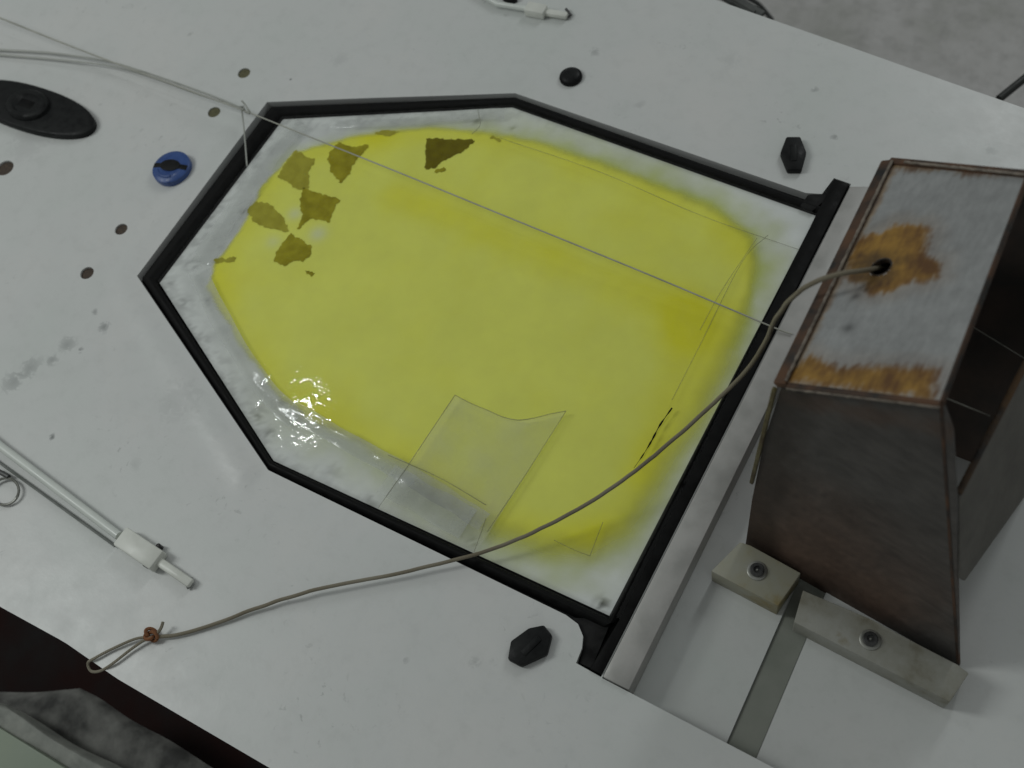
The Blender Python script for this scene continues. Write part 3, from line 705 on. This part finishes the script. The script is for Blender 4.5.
# hexagonal elongated turn knobs
def turn(pts, label, h=.007):
    P = [at(*q, 0) for q in pts]; c = sum(P, Vector()) / len(P); root = empty('turn_knob', c); tag(root, label, 'knob', 'long black turn knobs behind the hatch')
    b = bmesh.new(); prism(b, P, (0, 0, h), .0014); link('knob_body', b, PLASTIC, root)
    b = bmesh.new(); a = (P[0] + P[1]) / 2; d = (P[len(P) // 2] + P[len(P) // 2 + 1]) / 2
    beam(b, a.lerp(d, .25) + Vector((0, 0, h + .0014)), a.lerp(d, .75) + Vector((0, 0, h + .0007)), .006, .003, (0, 0, 1), .001); link('grip_rib', b, PLASTIC, root)
turn([(786, 141), (800, 141), (806, 156), (801, 174), (787, 174), (780, 157)], 'black elongated hexagonal knob upright on the deck above the rusty box corner')
turn([(545, 627), (553, 637), (548, 656), (522, 668), (509, 661), (512, 643), (530, 630)], 'black elongated hexagonal knob lying aslant near the lower corner of the hatch')

# plastic tube with block, lower left
CLEARP = simple('milky_tube', (.60, .63, .60), (.66, .69, .65), 30, .3)
c = at(100, 520, 0); root = empty('batten_tube', c); tag(root, 'long milky tube ending in a square white block and tip, lower left of the deck', 'tube')
h = .008
b = bmesh.new(); tube(b, [at(-60, 398, h + .001), at(0, 446, h), at(119, 536, h)], .0042, 14); link('tube_body', b, CLEARP, root)
b = bmesh.new(); tube(b, [at(-60, 418, .003), at(0, 463, .003), at(115, 546, .003)], .0013, 8); link('grey_rod', b, simple('grey_rod', (.12, .13, .12), (.2, .21, .2), 50, .4), root)
b = bmesh.new(); beam(b, at(119, 535, .0135), at(156, 560, .0135), .0195, .0125, (0, 0, 1), .002); blk = link('block', b, WHITEP, root)
b = bmesh.new()
for px, py in ((161, 548), (148, 566)):
    lathe(b, at(px, py, .001), [(.0024, 0), (.0024, .006), (.0015, .0065)], 12)
link('screw', b, DARKSTEEL, root)
b = bmesh.new(); beam(b, at(154, 558, .0095), at(190, 583, .0085), .0085, .007, (0, 0, 1), .0025); link('tip', b, WHITEP, root)
b = bmesh.new(); tube(b, [at(191, 578, .003), at(193, 584, .003), at(187, 588, .003)], .0016, 8); link('tip_end', b, simple('grey_end', (.2, .21, .2), (.3, .31, .3)), root)
# same kind of tube at the top edge
c = at(520, 4, 0); root = empty('batten_tube', c); tag(root, 'white tube fitting cut off by the top edge, beyond the round knob', 'tube')
b = bmesh.new(); tube(b, [at(440, -30, .005), at(497, 4, .005), at(527, 9, .005)], .0032, 12); link('tube_body', b, CLEARP, root)
b = bmesh.new(); beam(b, at(526, 5, .011), at(545, 9, .011), .014, .010, (0, 0, 1), .0015); link('block', b, WHITEP, root)
b = bmesh.new(); beam(b, at(544, 10, .008), at(567, 14, .008), .008, .006, (0, 0, 1), .002); link('tip', b, WHITEP, root)
b = bmesh.new(); tube(b, [at(566, 9, .003), at(571, 15, .003), at(564, 18, .003)], .0016, 8); link('tip_end', b, DARKSTEEL, root)
b = bmesh.new(); lathe(b, at(510, 0, 0), [(.0075, 0), (.0075, .006), (.005, .008)], 20, sx=1.3, sy=.7); link('knob', b, PLASTIC, root)
# wire ring
c = at(6, 492, .002); b = bmesh.new(); tube(b, [c + Vector((.0155 * math.cos(t), .0125 * math.sin(t), .0015 + .0012 * math.sin(t))) for t in [2 * math.pi * i / 40 for i in range(41)]], .0013, 8, False)
rg = link('split_ring', b, STEEL); tag(rg, 'bent steel wire ring at the left edge below the milky tube', 'ring')
b = bmesh.new(); tube(b, [at(-4, 470, .005), at(9, 477, .005)], .0024, 10); link('ring_joint', b, DARKSTEEL, rg)

# ================================================================ beyond the deck
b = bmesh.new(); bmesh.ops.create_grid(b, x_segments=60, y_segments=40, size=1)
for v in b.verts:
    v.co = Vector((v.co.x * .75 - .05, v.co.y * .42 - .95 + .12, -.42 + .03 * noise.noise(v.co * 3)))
t = link('shade_sheet', b, SHADE); tag(t, 'black and dark red sheet standing in for the deep shade below the near deck edge', 'shade_sheet')  # added dark sheet in place of the shaded ground; shade is in its colour
def heap(name, px, zc, mt, label, cat, wr=.02, n=60):
    P = [at(x, y, zc) for x, y in px]   # quad
    b = bmesh.new(); g = []
    for i in range(n + 1):
        row = []
        for j in range(n + 1):
            s, t = i / n, j / n; q = P[0].lerp(P[1], s).lerp(P[3].lerp(P[2], s), t)
            ed = min(s, 1 - s, t, 1 - t); f = min(1, ed * 9)
            q = q + Vector((noise.noise(q * 12) * .006, noise.noise(q * 12 + Vector((5, 5, 0))) * .006, 0))
            q.z += wr * (noise.fractal(Vector((q.x * 3 + q.y, q.y * 11, 2)), .8, 2, 5) + .6) * f - .012 * (1 - f) ** 2
            row.append(b.verts.new(q))
        g.append(row)
    for i in range(n):
        for j in range(n): b.faces.new([g[i][j], g[i + 1][j], g[i + 1][j + 1], g[i][j + 1]])
    o = link(name, b, mt, None, 80); tag(o, label, cat); return o
heap('dust_sheet', [(-40, 690), (75, 686), (310, 830), (60, 910)], -.27, BAG, 'crumpled grey plastic sheet lying below the near deck edge beside the folded strip', 'plastic sheet', .004)
heap('folded_strip', [(-60, 685), (4, 702), (150, 790), (90, 850)], -.22, BAG2, 'pale folded plastic strip between the crumpled grey sheet and the green board', 'plastic strip', .012)
b = bmesh.new(); prism(b, [at(-150, 640, -.2), at(-2, 727, -.2), at(120, 800, -.2), at(-150, 900, -.2)], (0, 0, -.02), .002)
tag(link('board', b, GREEN), 'pale green flat board in the bottom left corner', 'board')
# stick and strap at the top right
b = bmesh.new(); z = -.25
tube(b, [at(999, 99, -.2), at(1060, 50, -.2)], .0048, 12)
tag(link('stick', b, STICK), 'black stick poking out past the deck edge over the concrete floor', 'stick')
b = bmesh.new(); beam(b, at(700, -20, -.06), at(762, 14, -.06), .012, .006, (0, 0, 1), .001); tube(b, [at(712, -14, -.055), at(755, 12, -.055)], .002, 8)
tag(link('strap', b, simple('dark_strap', (.02, .022, .022), (.09, .095, .09), 30, .6)), 'dark strap hanging over the deck edge at the top', 'strap')
b = bmesh.new(); tube(b, catmull([at(700, -30, -.5), at(740, -6, -.5), at(758, 4, -.5), at(772, 20, -.5)], 5), .004, 8)
tag(link('cable', b, STICK), 'black cable on the concrete floor at the top edge beside the strap', 'cable')
# thin threads crossing the dark opening of the box
b = bmesh.new(); tube(b, [at(965, 322, .2), at(1040, 368, .2)], .0002, 6)
tag(link('thread', b, LINE), 'fine pale thread crossing the dark open side of the rusty box, upper one', 'thread')
b = bmesh.new(); tube(b, [at(941, 396, .24), at(990, 416, .2)], .00025, 6)
tag(link('thread', b, LINE), 'fine pale thread from the front corner of the rusty box lid, lower one', 'thread')
